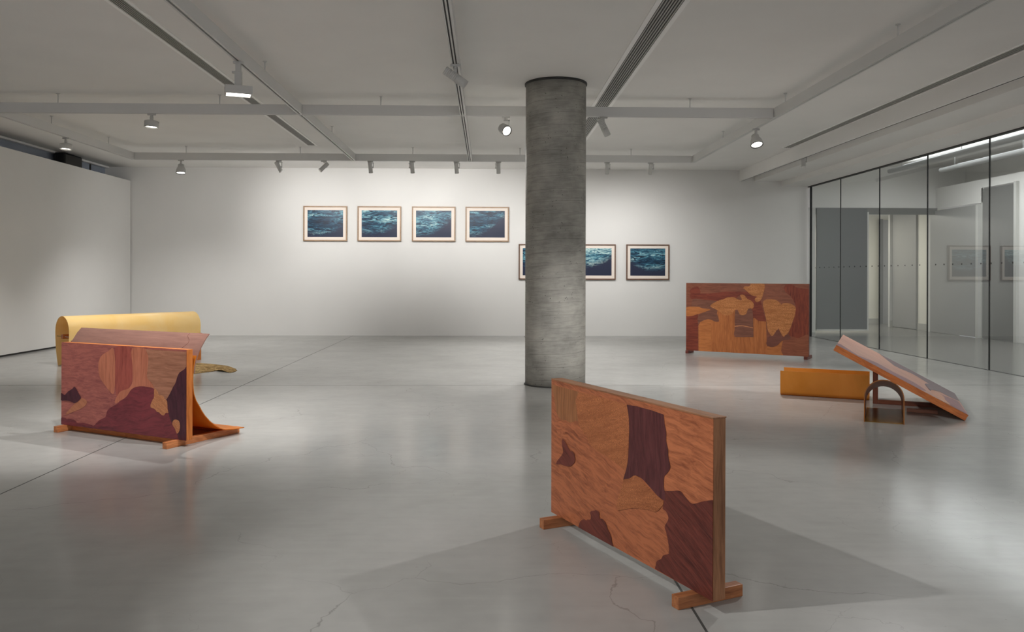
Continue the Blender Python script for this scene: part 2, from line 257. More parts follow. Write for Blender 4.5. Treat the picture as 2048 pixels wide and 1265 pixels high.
M['orange']=Wd('orange_veneer',srgb(188,116,64),srgb(150,86,44),0,.4,seed=27)
M['orange_v']=Wd('orange_upright_veneer',srgb(182,110,60),srgb(146,82,42),0,.4,axis='z',seed=28)
M['speck']=Wd('speckled_orange_veneer',srgb(214,144,88),srgb(160,96,50),0,.4,speck=60,seed=29)
M['brownmix']=Wd('brown_base_veneer',srgb(140,84,62),srgb(108,60,44),0,.6,seed=30)
M['pinkb']=Wd('pink_brown_veneer',srgb(186,126,98),srgb(148,94,72),0,.4,seed=31)
M['dkwood']=Wd('dark_red_post',srgb(122,68,48),srgb(82,42,30),0,.6,axis='z',seed=32)
M['dkwood_x']=Wd('dark_red_rail',srgb(126,72,50),srgb(86,46,32),0,.6,axis='x',seed=33)
M['straw']=None
def straw():
    t=NT('dried_grass_fibre');v=t.coord()
    mp=t.n('ShaderNodeMapping');mp.inputs['Scale'].default_value=(4,60,1);t.l(v,mp.inputs[0])
    n=t.noise(mp.outputs[0],2,5,.6,1);c=t.ramp(n,[(.42,srgb(92,68,40)),(.58,srgb(190,160,110))])
    b=t.bsdf(c,.85,.1);t.bump(b,n,.6,.01);return t.m
M['straw']=straw()

def sea(name,seed,tilt,edge,curve,pale):
    """blue monochrome seascape print; local x across, z up, centred"""
    t=NT(name);v=t.coord()
    mp=t.n('ShaderNodeMapping');mp.inputs['Scale'].default_value=(2.6,1,12);mp.inputs['Location'].default_value=(seed*3.1,0,seed*1.9);mp.inputs['Rotation'].default_value=(0,tilt,0);t.l(v,mp.inputs[0])
    n=t.noise(mp.outputs[0],1.5,9,.6,1.6)
    rd=t.math('SUBTRACT',1,t.math('MULTIPLY',t.math('ABSOLUTE',t.math('SUBTRACT',n,.5)),7))
    rd=t.math('MAXIMUM',rd,0)
    n2=t.noise(mp.outputs[0],4,8,.7,1)
    sx=t.n('ShaderNodeSeparateXYZ');t.l(v,sx.inputs[0])
    # shoreline: everything below it turns deep navy
    line=t.math('ADD',t.math('MULTIPLY',t.math('POWER',t.math('ABSOLUTE',t.math('SUBTRACT',sx.outputs[0],curve)),2),.8),edge)
    d=t.math('SUBTRACT',sx.outputs[2],line)
    d=t.math('ADD',d,t.math('MULTIPLY_ADD',n2,.26,-.13))
    m=t.ramp(d,[(0,g3(0)),(.15,g3(1))])
    big=t.noise(mp.outputs[0],.6,3,.5,.8)
    f=t.math('ADD',t.math('MULTIPLY',rd,t.math('MULTIPLY_ADD',big,1.5,-.4)),t.math('MULTIPLY',n2,pale))
    c=t.ramp(f,[(.2,srgb(12,26,46)),(.38,srgb(24,66,92)),(.56,srgb(84,142,158)),(.8,srgb(196,220,214))])
    c=t.mix(m,srgb(38,44,66),c)
    t.bsdf(c,.35,.3);return t.m

# ------------------------------------------------------------------ mesh helpers
class MB:
    def __init__(s): s.b=bmesh.new()
    def face(s,pts,mi=0,smooth=False):
        vs=[s.b.verts.new(p) for p in pts]
        f=s.b.faces.new(vs);f.material_index=mi;f.smooth=smooth;return f
    def box(s,x0,x1,y0,y1,z0,z1,mi=0,mat=None,bevel=0):
        r=bmesh.ops.create_cube(s.b,size=1)
        mt=Matrix.Translation(((x0+x1)/2,(y0+y1)/2,(z0+z1)/2))@Matrix.Diagonal((abs(x1-x0),abs(y1-y0),abs(z1-z0),1))
        if mat: mt=mat@mt
        bmesh.ops.transform(s.b,matrix=mt,verts=r['verts'])
        fs={f for v in r['verts'] for f in v.link_faces}
        for f in fs:f.material_index=mi
        if bevel:
            es={e for v in r['verts'] for e in v.link_edges}
            bmesh.ops.bevel(s.b,geom=list(es),offset=bevel,segments=2,affect='EDGES',profile=.6)
        return s
    def cyl(s,p0,p1,r0,r1=None,seg=24,mi=0,caps=True):
        r1=r0 if r1 is None else r1
        p0=Vector(p0);p1=Vector(p1);d=p1-p0
        q=d.to_track_quat('Z','Y').to_matrix().to_4x4()
        r=bmesh.ops.create_cone(s.b,cap_ends=caps,segments=seg,radius1=r0,radius2=r1,depth=d.length)
        bmesh.ops.transform(s.b,matrix=Matrix.Translation((p0+p1)/2)@q,verts=r['verts'])
        for f in {f for v in r['verts'] for f in v.link_faces}:
            f.material_index=mi
            f.smooth=len(f.verts)==4
        return s
    def lathe(s,prof,mat=None,seg=32,mi=0,caps=True):
        """prof: list of (r,z) turned about z"""
        rings=[]
        for r,z in prof:
            ring=[]
            for i in range(seg):
                a=2*PI*i/seg;p=Vector((r*math.cos(a),r*math.sin(a),z))
                ring.append(s.b.verts.new(mat@p if mat else p))
            rings.append(ring)
        for a,b in zip(rings,rings[1:]):
            for i in range(seg):
                f=s.b.faces.new((a[i],a[(i+1)%seg],b[(i+1)%seg],b[i]));f.smooth=True;f.material_index=mi
        for ring in ((rings[0],rings[-1]) if caps else ()):
            f=s.b.faces.new(ring);f.material_index=mi
        return s
    def loft(s,rows,mi=0,smooth=True,closed=False):
        vr=[[s.b.verts.new(p) for p in r] for r in rows]
        for a,b in zip(vr,vr[1:]):
            n=len(a)
            for i in range(n if closed else n-1):
                f=s.b.faces.new((a[i],a[(i+1)%n],b[(i+1)%n],b[i]));f.smooth=smooth;f.material_index=mi
        return vr
    def extrude_profile(s,pts,vec,mi=0,smooth=False):
        """closed profile swept along vec"""
        vec=Vector(vec);a=[s.b.verts.new(p) for p in pts];b=[s.b.verts.new(Vector(p)+vec) for p in pts];n=len(pts)
        for i in range(n):
            f=s.b.faces.new((a[i],a[(i+1)%n],b[(i+1)%n],b[i]));f.smooth=smooth;f.material_index=mi
        s.b.faces.new(a[::-1]).material_index=mi;s.b.faces.new(b).material_index=mi
        return s
    def build(s,name,mats,parent=None,loc=(0,0,0),rot=(0,0,0),norm=True):
        if norm: bmesh.ops.recalc_face_normals(s.b,faces=s.b.faces)
        me=bpy.data.meshes.new(name);s.b.to_mesh(me);s.b.free()
        for m in (mats if isinstance(mats,(list,tuple)) else [mats]): me.materials.append(m)
        o=bpy.data.objects.new(name,me);COL.objects.link(o);o.location=loc;o.rotation_euler=rot
        if parent: o.parent=parent
        return o
def tag(o,label=None,cat=None,group=None,kind=None):
    for k,v in (('label',label),('category',cat),('group',group),('kind',kind)):
        if v:o[k]=v
    return o
def thing(name,label,cat,loc=(0,0,0),rotz=0,group=None,rot=None):
    o=bpy.data.objects.new(name,None);COL.objects.link(o);o.location=loc
    o.rotation_euler=rot if rot else (0,0,rotz);o.empty_display_size=.1
    return tag(o,label,cat,group)
def boxo(name,m,x0,x1,y0,y1,z0,z1,parent=None,bevel=0,kind=None,loc=None):
    """a box object whose origin sits at its base centre"""
    cx,cy=(x0+x1)/2,(y0+y1)/2
    o=MB().box(x0-cx,x1-cx,y0-cy,y1-cy,0,z1-z0,bevel=bevel).build(name,m,parent,(cx,cy,z0))
    if kind:o['kind']=kind
    return o
def struct(name,m,x0,x1,y0,y1,z0,z1,bevel=0): return boxo(name,m,x0,x1,y0,y1,z0,z1,None,bevel,'structure')

# ------------------------------------------------------------------ camera
f=1600.0;psi=math.radians(-1.3);roll=.0027
cam=bpy.data.cameras.new('camera');co=bpy.data.objects.new('camera',cam);COL.objects.link(co)
cam.sensor_width=36;cam.lens=f*36/2048
co.location=(0,0,1.3)
co.rotation_euler=(Matrix.Rotation(psi,3,'Z')@Matrix.Rotation(PI/2,3,'X')@Matrix.Rotation(roll,3,'Z')).to_euler()
cam.shift_x=(1024-1010.31)/2048
cam.shift_y=-(632.5-551.6)/2048
S.camera=co

# ------------------------------------------------------------------ the gallery room
XL,XG,YB,CZ=-7.6,7.0,17.25,3.6
fl=MB().box(-8.9,XG,-3,17.4,-.15,0).build('floor',M['floor']);tag(fl,kind='structure')
tag(MB().box(XG,12.6,-3,24,-.15,0).build('floor_corridor',M['floor2']),kind='structure')
for i,(x0,x1,y0,y1) in enumerate(((-2.874,-2.866,-3,YB),(.801,.811,-3,YB),(XL-.6,XG,9.476,9.484))):
    b=MB().box(x0,x1,y0,y1,-.01,.0006).build('trim_%d'%(i+1),M['joint']);tag(b,kind='structure')
# ceiling: gallery field, then the field over the glass soffit
struct('ceiling',M['ceil'],-8.9,5.49,-3,17.6,CZ,CZ+.2)
struct('wall_back',M['wall'],-8.9,XG-.025,YB,YB+.35,0,CZ)
struct('wall_left',M['wall'],XL-.18,XL,-3,YB-.025,.03,3.3)
struct('trim_4',M['slot'],XL-.15,XL-.03,-3,YB-.01,0,.031)
struct('wall_outer_left',M['blue'],-8.35,-8.15,-3,YB,0,CZ)
tr=struct('trim_5',M['ventframe'],-8.16,-8.06,-3,YB-.005,3.565,3.6)
for i,y in enumerate((13.42,16.6)):
    struct('trim_%d'%(6+i),M['slot'],-8.152,-8.135,y-.02,y+.02,3.2,3.565)

# right soffit: fascia, recess, ridge, lower step, glass head
so=MB()
so.box(5.47,5.51,-3,YB,3.366,CZ+.2)
so.box(5.51,5.80,-3,YB,3.46,CZ+.2)
so.box(5.80,6.40,-3,YB,3.366,CZ+.2)
so.box(6.40,7.12,-3,YB,3.258,CZ+.2)
so.build('ceiling_soffit',M['ceil'])['kind']='structure'
struct('trim_15',M['slot'],5.512,5.526,-3,YB-.002,3.364,3.459)  # dark strip standing in for the shadow gap behind the fascia
struct('trim_8',M['slot'],6.97,7.04,-3,YB,3.238,3.259)
struct('trim_9',M['slot'],6.985,7.015,-3,YB,0,.004)

# glass wall
seams=[17.10,15.69,14.115,12.56,10.99,9.42,7.85,6.28,4.71,3.14]
for i in range(len(seams)-1):
    y1,y0=seams[i],seams[i+1]
    w=tag(bpy.data.objects.new('window_%d'%(i+1),None),kind='structure');COL.objects.link(w);w.location=(XG,(y0+y1)/2,0)
    MB().box(-.005,.005,-(y1-y0)/2+.006,(y1-y0)/2-.006,.006,3.237).build('pane',M['glass'],w)
    MB().box(-.009,.009,-.007,.007,.004,3.237).build('seal_strip',M['seal'],w,(0,-(y1-y0)/2,0))
    d=MB();k=0;n=0
    y=16.9
    while y>3.2:
        if y0+.03<y<y1-.03:
            d.box(-.0075,-.0055,y-(y0+y1)/2-.011,y-(y0+y1)/2+.011,1.478,1.5);n+=1
        y-=.229
    if n: d.build('safety_dots',M['slot'],w)
    else: d.b.free()
struct('trim_10',M['seal'],6.98,7.012,17.11,17.16,0,3.238)

# ------------------------------------------------------------------ corridor beyond the glass
struct('wall_corridor_end',M['wall'],7.03,11.2,18.5,18.7,2.90,3.9)
struct('wall_corridor_pier',M['jamb'],7.03,7.62,18.40,18.7,0,2.90)
struct('wall_corridor_near',M['wall'],6.85,7.06,17.6,18.5,0,3.9)
struct('ceiling_corridor',M['ceil'],7.05,12.6,3,24,3.87,4.05)
struct('trim_11',M['darkdoor'],7.55,10.5,18.43,18.50,2.75,2.90)
struct('trim_12',M['wall'],7.05,7.12,-3,17.6,3.26,3.88)
# right-hand corridor wall with its openings (plane x=10.5)
def wx(name,y0,y1,z0,z1,m='wall',x0=10.5,x1=11.2): return struct(name,M[m],x0,x1,y0,y1,z0,z1)
wx('wall_corridor_right',-3,15.62,0,3.37)
wx('wall_corridor_lintel',15.62,18.49,3.19,3.37)
wx('wall_corridor_over_door',16.72,18.49,2.88,3.19)
wx('wall_corridor_pier_far',16.70,16.77,0,3.19,'jamb')
wx('wall_corridor_back',18.70,20.6,0,3.0,'cream',10.56,11.2)
struct('wall_far_upper',M['wall'],11.2,11.4,-3,18.5,3.3,3.9)
wx('trim_13',18.62,18.74,0,2.86,'jamb',10.44,10.6)
struct('baseboard_back',M['skirt'],10.54,10.56,18.76,19.36,0,.16)
# rooms seen through the opening
struct('wall_inner_far',M['cream'],7.4,12.3,21.9,22.1,0,3.3)
struct('baseboard_far',M['skirt'],7.4,12.3,21.86,21.9,0,.14)
struct('ceiling_inner',M['ceil'],7.05,12.6,18.7,24,3.0,3.1)
struct('wall_inner_return',M['jamb'],10.445,10.55,20.52,20.6,0,2.95)
struct('baseboard_return',M['skirt'],10.44,10.55,20.505,20.52,0,.16)
# doors
def door(idx,m,w,h,t,loc,rotz,hinges=(),handle=None,frame=False):
    """local x across the leaf from 0 to w, +/-y thickness"""
    d=tag(bpy.data.objects.new('door_%d'%idx,None),kind='structure');COL.objects.link(d);d.location=loc;d.rotation_euler=(0,0,rotz)
    lf=MB().box(0,w,-t/2,t/2,.01,h,bevel=.002).build('leaf',M[m],d)
    for hz in hinges:
        MB().cyl((-.004,t/2+.006,hz-.07),(-.004,t/2+.006,hz+.07),.009,seg=12).build('hinge',M['steel'],lf)
    if handle:
        hx,hz,kind=handle
        hd=MB();y=t/2
        if kind=='lever':
            hd.box(hx-.02,hx+.02,y,y+.008,hz-.1,hz+.12,bevel=.003)
            hd.cyl((hx,y,hz),(hx,y+.05,hz),.009,seg=12);hd.cyl((hx,y+.05,hz),(hx-.13*(1 if hx>w/2 else -1),y+.05,hz),.009,seg=12)
        else:
            hd.cyl((hx,y,hz-.14),(hx,y+.04,hz-.14),.008,seg=10);hd.cyl((hx,y,hz+.14),(hx,y+.04,hz+.14),.008,seg=10)
            hd.cyl((hx,y+.04,hz-.16),(hx,y+.04,hz+.16),.009,seg=10)
        hd.build('handle',M['steel'],lf)
    return d
# leaves lie in the x=10.5 plane; local x runs toward the camera (-y world)
R=-PI/2
door(1,'greydoor',1.12,2.90,.05,(10.535,20.50,0),R,(.25,2.0,2.45),(1.05,1.12,'lever'))
d=door(2,'greydoor',1.76,2.84,.06,(10.47,18.62,0),R,(),(1.60,1.07,'lever'))
MB().box(1.77,1.86,-.045,.045,0,2.84).build('edge_stop',M['jamb'],d)
door(3,'darkdoor',1.04,3.16,.05,(10.50,16.69,0),R,(.35,2.2,2.75),(.12,1.12,'pull'))
struct('trim_14',M['jamb'],10.44,10.56,15.56,15.64,0,3.2)
# sliding panel across the corridor end
d=tag(bpy.data.objects.new('door_4',None),kind='structure');COL.objects.link(d);d.location=(7.64,18.40,0)
MB().box(0,1.18,-.03,.03,.07,2.88,bevel=.002).build('leaf',M['slide'],d)
MB().box(0,1.18,-.034,.034,.045,.075).build('bottom_rail',M['jamb'],d)
MB().box(1.18,1.215,-.034,.034,.045,2.80).build('edge_strip',M['jamb'],d)
# dark doorway in the far room
d=tag(bpy.data.objects.new('door_5',None),kind='structure');COL.objects.link(d);d.location=(10.90,21.84,0)
MB().box(0,.6,-.03,.02,.0,2.86,bevel=.002).build('leaf',M['greydoor'],d)
MB().box(-.085,0,-.05,.02,0,2.88).build('door_frame',M['darkdoor'],d)
# corridor tubes
for i,(x,y1,lab) in enumerate(((8.62,16.95,'long grey tube light at the corridor ceiling, nearer the glass'),(9.62,16.75,'long grey tube light at the corridor ceiling, farther from the glass'))):
    t=thing('tube_light',lab,'light',(x,y1,3.56),group='tube lights beyond the glass')
    tb=MB().cyl((0,0,0),(0,-9,0),.05,seg=20).build('tube_body',M['duct'],t)
    MB().box(-.013,.013,-8.9,-.6,.03,.053).build('light_strip',M['tubeon'],tb)
    for yy in (-.5,-2.6,-4.7,-6.8):
        MB().cyl((0,yy,.04),(0,yy,.31),.006,seg=8).build('hanger',M['duct'],t)
# ------------------------------------------------------------------ column
col=thing('concrete_column','round board-marked grey concrete column standing in the middle of the floor','column',(.82,9.58,0))
cb=MB();seg=96
cb.lathe([(.36,0),(.361,.4),(.361,3.2),(.36,3.599)],seg=seg);cb.build('shaft',M['column'],col)
cb=MB();cb.lathe([(.362,3.575),(.373,3.58),(.373,3.599),(.3,3.5995)],seg=seg);cb.build('top_collar',M['slot'],col)
cb=MB();cb.lathe([(.372,.0005),(.374,.006),(.362,.016),(.3,.017)],seg=seg);cb.build('base_joint',M['slot'],col)

# ------------------------------------------------------------------ suspended lighting tracks
ZB,ZT=3.354,3.478
def track(name,label,axis,c,a0,a1,rods,w=.062,slots=((-.011,.011),),breaks=()):
    """axis 'x' or 'y'; c = fixed coordinate; a0..a1 span; U section with a slot in its underside"""
    t=thing(name,label,'lighting track',(c,a0,ZB) if axis=='y' else (a0,c,ZB),0 if axis=='y' else -PI/2)
    L=a1-a0
    # local y runs along the beam
    segs=[];s=0
    for b in sorted(breaks): segs.append((s,b-a0-.033));s=b-a0+.033
    segs.append((s,L))
    body=MB();rail=MB();h=ZT-ZB
    for s0,s1 in segs:
        xs=[-w/2]
        for u0,u1 in slots: xs+= [u0,u1]
        xs.append(w/2)
        for i in range(0,len(xs),2): body.box(xs[i],xs[i+1],s0,s1,0,h)
        for u0,u1 in slots:
            body.box(u0,u1,s0,s1,.03,h);rail.box(u0+.001,u1-.001,s0+.01,s1-.01,.022,.0295)
    bo=body.build('track_body',M['track'],t);rail.build('track_slot',M['slot'],bo)
    for r in rods:
        q=MB();y=r-a0;q.cyl((0,y,h-.002),(0,y,CZ-ZB-.004),.007,seg=10);q.cyl((0,y,CZ-ZB-.008),(0,y,CZ-ZB-.001),.022,seg=16)
        q.build('suspension_rod',M['track'],t)
    return t
YN,YF=10.3,14.42
def xtrack(name,label,y,x0,x1,rods):
    t=thing(name,label,'lighting track',((x0+x1)/2,y,ZB))
    h=ZT-ZB;L=(x1-x0)/2
    b=MB();b.box(-L,L,-.031,-.011,0,h);b.box(-L,L,.011,.031,0,h);b.box(-L,L,-.011,.011,.03,h);bo=b.build('track_body',M['track'],t)
    MB().box(-L+.01,L-.01,-.010,.010,.022,.0295).build('track_slot',M['slot'],bo)
    for r in rods:
        q=MB();x=r-(x0+x1)/2;q.cyl((x,0,h-.002),(x,0,CZ-ZB-.004),.007,seg=10);q.cyl((x,0,CZ-ZB-.008),(x,0,CZ-ZB-.001),.022,seg=16);q.build('suspension_rod',M['track'],t)
    return t
XA,XB,XR,XLt=-2.395,-.312,3.735,-6.32
xtrack('lighting_track','white suspended lighting track crossing the room in front of the ceiling, nearer one',YN,XLt+.035,XR-.035,(-5.46,-3.42,-1.37,.70,2.62))
xtrack('lighting_track','white suspended lighting track running along in front of the picture wall',YF,XLt+.035,XR-.035,(-5.38,-3.35,-1.34,.59,2.6))
track('lighting_track','white lighting track running away from the viewer, left one above the slatted vent','y',XA,1.0,YF-.033,(3.0,8.66,12.4),breaks=(YN,))
track('lighting_track','white double-slot lighting track running away left of the column','y',XB,1.0,YF-.033,(3.0,8.6,12.4),w=.075,slots=((-.026,-.012),(.002,.016)),breaks=(YN,))
track('lighting_track','white lighting track running away at the right, beside the glass soffit','y',XR,1.0,YF+.031,(4.5,7.2,9.95,12.6),slots=((-.014,-.006),(.004,.012)))
track('lighting_track','white lighting track running away at the far left beside the partition wall','y',XLt,1.0,YF+.031,(9.0,11.75,13.5))

# ------------------------------------------------------------------ ceiling vents
def vent(label,x0,x1,y0,y1,n,fw,dark='slot'):
    cx=(x0+x1)/2;t=thing('slot_vent',label,'air vent',(cx,y0,CZ-.012));w=(x1-x0)/2;L=y1-y0
    MB().box(-w,w,0,L,.009,.0115).build('backing',M[dark],t)
    b=MB()
    b.box(-w-fw,-w,-fw,L+fw,.002,.0118);b.box(w,w+fw,-fw,L+fw,.002,.0118);b.box(-w,w,-fw,0,.002,.0118);b.box(-w,w,L,L+fw,.002,.0118)
    b.build('frame',M['ventframe'],t)
    for i in range(n):
        x=-w+(i+.5)*2*w/n
        MB().box(x-w/n*.40,x+w/n*.40 if n>1 else x+w*.3,0,L,.002,.0088).build('slat',M['slat'],t)
vent('long slatted ceiling vent running away beside the left lighting track',-3.165,-3.035,1.0,14.2,6,.035)
vent('long slatted ceiling vent running away behind the column',1.45,1.635,1.0,14.2,7,.045)
vent('narrow dark ceiling slot vent at the far left',-6.795,-6.715,2.0,14.25,1,.012)
vent('long grey ceiling slot vent beside the glass soffit',5.275,5.415,1.0,14.15,4,.02)

# ------------------------------------------------------------------ lamp heads
LIGHTS=[]
def spot(loc,target,power,angle=40,blend=.6,size=.04,color=(1,.99,.982),name='spot_light'):
    l=bpy.data.lights.new(name,'SPOT');l.energy=power;l.spot_size=math.radians(angle);l.spot_blend=blend;l.shadow_soft_size=size;l.color=color
    o=bpy.data.objects.new(name,l);COL.objects.link(o);o.location=loc
    o.rotation_euler=(Vector(target)-Vector(loc)).to_track_quat('-Z','Y').to_euler()
    return o
def aim(dirv): return Vector(dirv).to_track_quat('Z','Y').to_matrix().to_4x4()
def lamp(label,top,d,kind,power,target,arm=1,group=None,angle=50,blend=.7):
    """top: where its adapter clips to the track; d: beam direction"""
    d=Vector(d).normalized();t=thing('track_spotlight',label,'spotlight',top,group=group)
    MB().box(-.05,.05,-.014,.014,-.022,.0,bevel=.003).build('track_adapter',M['lampw'],t)
    if kind=='tube':       # slim cylinder on an L bracket
        r,L,c=.037,.20,Vector((-.0,0,-.115))
        b=MB();b.cyl((0,0,-.02),(0,0,-.034),.009,seg=12)
        b.box(min(0,arm*.058)-.006,max(0,arm*.058)+.006,-.008,.008,-.042,-.032)
        b.box(arm*.052-.004+(0),arm*.052+.006,-.008,.008,-.125,-.036);b.cyl((arm*.058,0,-.115),(arm*.03,0,-.115),.012,seg=12)
        b.build('bracket',M['lampw'],t)
        prof=[(.030,-L/2),(r,-L/2+.006),(r,-L/2+.05),(r*.97,-L/2+.052),(r*.97,L/2-.03),(r,L/2-.028),(r,L/2),(r*.85,L/2),(r*.82,L/2-.02)]
        mt=Matrix.Translation(c)@aim(d);ho=MB().lathe(prof,mt,28).build('housing',M['lampw'],t)
        MB().lathe([(r*.80,L/2-.0215),(r*.80,L/2-.0185)],mt,24).build('lens',M['lampon'],ho)
        out=L/2+.02
    elif kind=='bigtube':
        r,L,c=.043,.25,Vector((0,0,-.13))
        b=MB();b.cyl((0,0,-.02),(0,0,-.05),.014,seg=12);b.box(-.014,.014,-.012,.012,-.13,-.045);b.build('bracket',M['lampw'],t)
        mt=Matrix.Translation(c)@aim(d)
        prof=[(.034,-L/2),(r,-L/2+.006)]
        for i in range(7):
            z=-L/2+.02+i*.018;prof+=[(r,z),(r*.9,z+.001),(r*.9,z+.007),(r,z+.008)]
        prof+=[(r,L/2),(r*.86,L/2),(r*.83,L/2-.02)]
        ho=MB().lathe(prof,mt,28).build('housing',M['lampw'],t)
        MB().lathe([(r*.81,L/2-.022),(r*.81,L/2-.018)],mt,24).build('lens',M['lampon'],ho)
        out=L/2+.02
    elif kind=='drum':     # short fat drum on a stem
        r,L,c=.088,.085,Vector((0,0,-.135))
        b=MB();b.cyl((0,0,-.02),(0,0,-.045),.02,seg=16);b.box(-.018,.018,-.018,.018,-.10,-.04,bevel=.004);b.build('bracket',M['lampw'],t)
        mt=Matrix.Translation(c)@aim(d)
        ho=MB().lathe([(.07,-L/2),(r,-L/2+.008),(r,L/2),(r*.9,L/2),(r*.86,L/2-.02)],mt,36).build('housing',M['lampw'],t)
        MB().lathe([(r*.84,L/2-.0225),(r*.84,L/2-.0175)],mt,32).build('lens',M['lampon'],ho)
        out=L/2+.02
    elif kind=='tilted':   # drum in a side yoke
        r,L,c=.068,.13,Vector((-.02,0,-.17))
        b=MB();b.cyl((0,0,-.02),(0,0,-.05),.02,seg=16);b.box(-.03,.045,-.014,.014,-.062,-.05);b.box(.03,.048,-.014,.014,-.15,-.05);b.cyl((.045,0,-.15),(.0,0,-.16),.016,seg=12);b.build('bracket',M['lampw'],t)
        mt=Matrix.Translation(c)@aim(d)
        ho=MB().lathe([(.05,-L/2),(r*.93,-L/2+.01),(r,0),(r,L/2),(r*.9,L/2),(r*.86,L/2-.02)],mt,36).build('housing',M['lampw'],t)
        MB().lathe([(r*.84,L/2-.022),(r*.84,L/2-.008)],mt,32).build('lens',M['lampon'],ho)
        MB().lathe([(r*.86,L/2+.0005),(r*1.0,L/2+.0005),(r*1.0,L/2+.006),(r*.86,L/2+.006)],mt,32,caps=False).build('front_ring',M['slot'],ho)
        out=L/2+.02
    elif kind=='bell':     # bell shaped projector
        r,L,c=.085,.16,Vector((0,0,-.155))
        b=MB();b.cyl((0,0,-.02),(0,0,-.05),.018,seg=16);b.box(-.012,.012,-.02,.02,-.12,-.045);b.build('bracket',M['lampw'],t)
        mt=Matrix.Translation(c)@aim(d)
        ho=MB().lathe([(.04,-L/2),(.05,-L/2+.01),(.055,-L/2+.05),(r*.9,-L/2+.09),(r,L/2-.02),(r,L/2),(r*.9,L/2),(r*.87,L/2-.02)],mt,36).build('housing',M['lampw'],t)
        MB().lathe([(r*.85,L/2-.022),(r*.85,L/2-.006)],mt,32).build('lens',M['lampon'],ho)
        MB().lathe([(r*.88,L/2+.0005),(r*1.01,L/2+.0005),(r*1.01,L/2+.006),(r*.88,L/2+.006)],mt,32,caps=False).build('front_ring',M['slot'],ho)
        out=L/2+.02
    elif kind=='flood':    # rectangular flood with driver box on its arm
        b=MB();b.box(-.025,.025,-.02,.02,-.10,-.02,bevel=.004);b.box(-.06,.03,-.012,.012,-.115,-.095);b.build('bracket',M['lampw'],t)
        MB().box(-.032,.032,-.022,.022,-.245,-.095,bevel=.005).build('driver_box',M['lampw'],t)
        # flood head, turned about z
        rt=Matrix.Rotation(.35,4,'Z')
        b=MB();b.box(-.125,.125,-.085,.085,-.29,-.245,mat=rt,bevel=.006)
        b.box(-.125,-.112,-.085,.085,-.325,-.288,mat=rt);b.box(.112,.125,-.085,.085,-.325,-.288,mat=rt)
        b.box(-.112,.112,-.085,-.073,-.325,-.288,mat=rt);b.box(-.112,.112,.073,.085,-.325,-.288,mat=rt);ho=b.build('housing',M['lampw'],t)
        MB().box(-.105,.105,-.068,.068,-.300,-.2902,mat=rt).build('lens',M['lampon'],ho)
        c=Vector((0,0,-.33));out=.01
    p=Vector(top)+c+d*out
    if power: spot(p,target,power,angle,blend)
    return t
Z0=ZB
def dirto(a,b): return Vector(b)-Vector(a)
YW=YB
G='slim spotlights in a row before the picture wall'
W=[(-3.735,'slim white spotlight on the back track aimed down right, leftmost of the row',(-3.0,YW,1.9),1),
(-2.93,'slim white spotlight on the back track tilted down left with its lens glowing',(-3.46,YW-.8,2.2),1),
(-2.10,'slim white spotlight on the back track just right of where the left track ends',(-2.0,YW,2.3),1),
(-1.35,'slim white spotlight on the back track above the third picture',(-1.2,YW,2.3),-1),
(-.555,'slim white spotlight on the back track just left of where the centre track ends',(-.3,YW,2.3),1),
(.20,'slim white spotlight on the back track nearest the left side of the column',(.3,YW,2.3),-1),
(2.165,'slim white spotlight on the back track nearest the right side of the column',(2.2,YW,1.5),1),
(2.955,'slim white spotlight on the back track, rightmost of the row',(2.9,YW,1.5),1)]
PT=[(-3.47,YW,2.41),(-3.47,YW,2.41),(-2.31,YW,2.41),(-1.15,YW,2.41),(0,YW,2.41),(1.15,YW,1.6),(2.31,YW,1.6),(3.47,YW,1.6)]
for (x,lab,aimp,arm),tp in zip(W,PT):
    top=(x,YF,Z0)
    dv=dirto((x,YF,Z0-.115),aimp)
    if x==-2.93: dv=Vector((-.55,-.25,-.6))
    elif x==-3.735: dv=Vector((.38,.5,-.9))
    else: dv=Vector((dv.x*.35 if abs(dv.x)>.2 else dv.x*.5,.5,-1.2))
    lamp(lab,top,dv,'tube',0,tp,arm,G)
for (x,_,_,_),tp in zip(W,PT):
    if x==-2.93: spot((x-.15,YF-.05,Z0-.25),(-5.6,YB,1.3),P_WALL*1.2,110,1,.06);continue
    spot((x,YF+.12,Z0-.26),tp,P_WALL,84,1,.06)
# floods and projectors
lamp('rectangular white flood light hanging from the left track, brightest of all',(XA,7.75,Z0),(0,0,-1),'flood',P_FL*1.1,(-2.6,7.4,0),angle=100,blend=1)
lamp('short drum spotlight under the nearer cross track, left of the flood light',(-4.28,YN,Z0),(-.05,-.05,-1),'drum',P_FL*1.2,(-4.9,11.9,0),angle=92,blend=1)
lamp('short drum spotlight on the far left track above the dark box',(XLt,12.15,Z0),(-.02,-.05,-1),'drum',P_FL*.6,(-6.2,11.6,0),angle=92,blend=1)
lamp('bell spotlight on the back track at its left end',(-5.47,YF,Z0),(.05,-.15,-1),'bell',P_FL*1.0,(-5.6,15.2,0),angle=120,blend=1)
lamp('drum spotlight in a side bracket facing the viewer, left of the column',(.24,YN,Z0),(.42,-.72,-.42),'tilted',P_FL*1.4,(3.4,7.8,.2),angle=70,blend=.9)
lamp('slim white spotlight tilted down right, under the nearer cross track right of the column',(1.50,YN,Z0),(.5,.3,-.9),'bigtube',P_FL*.9,(4.2,12.9,.6),angle=50,blend=.9)
lamp('ribbed slim spotlight slung diagonally under the double-slot track',(XB,7.78,Z0),(.80,.2,-.52),'bigtube',P_FL*1.6,(3.5,8.5,.2),angle=52,blend=1)
lamp('bell spotlight on the right-hand track, facing the viewer with bright lens',(XR,11.05,Z0),(.04,-.42,-.9),'bell',P_FL*1.8,(3.7,9.8,0),angle=84,blend=1)
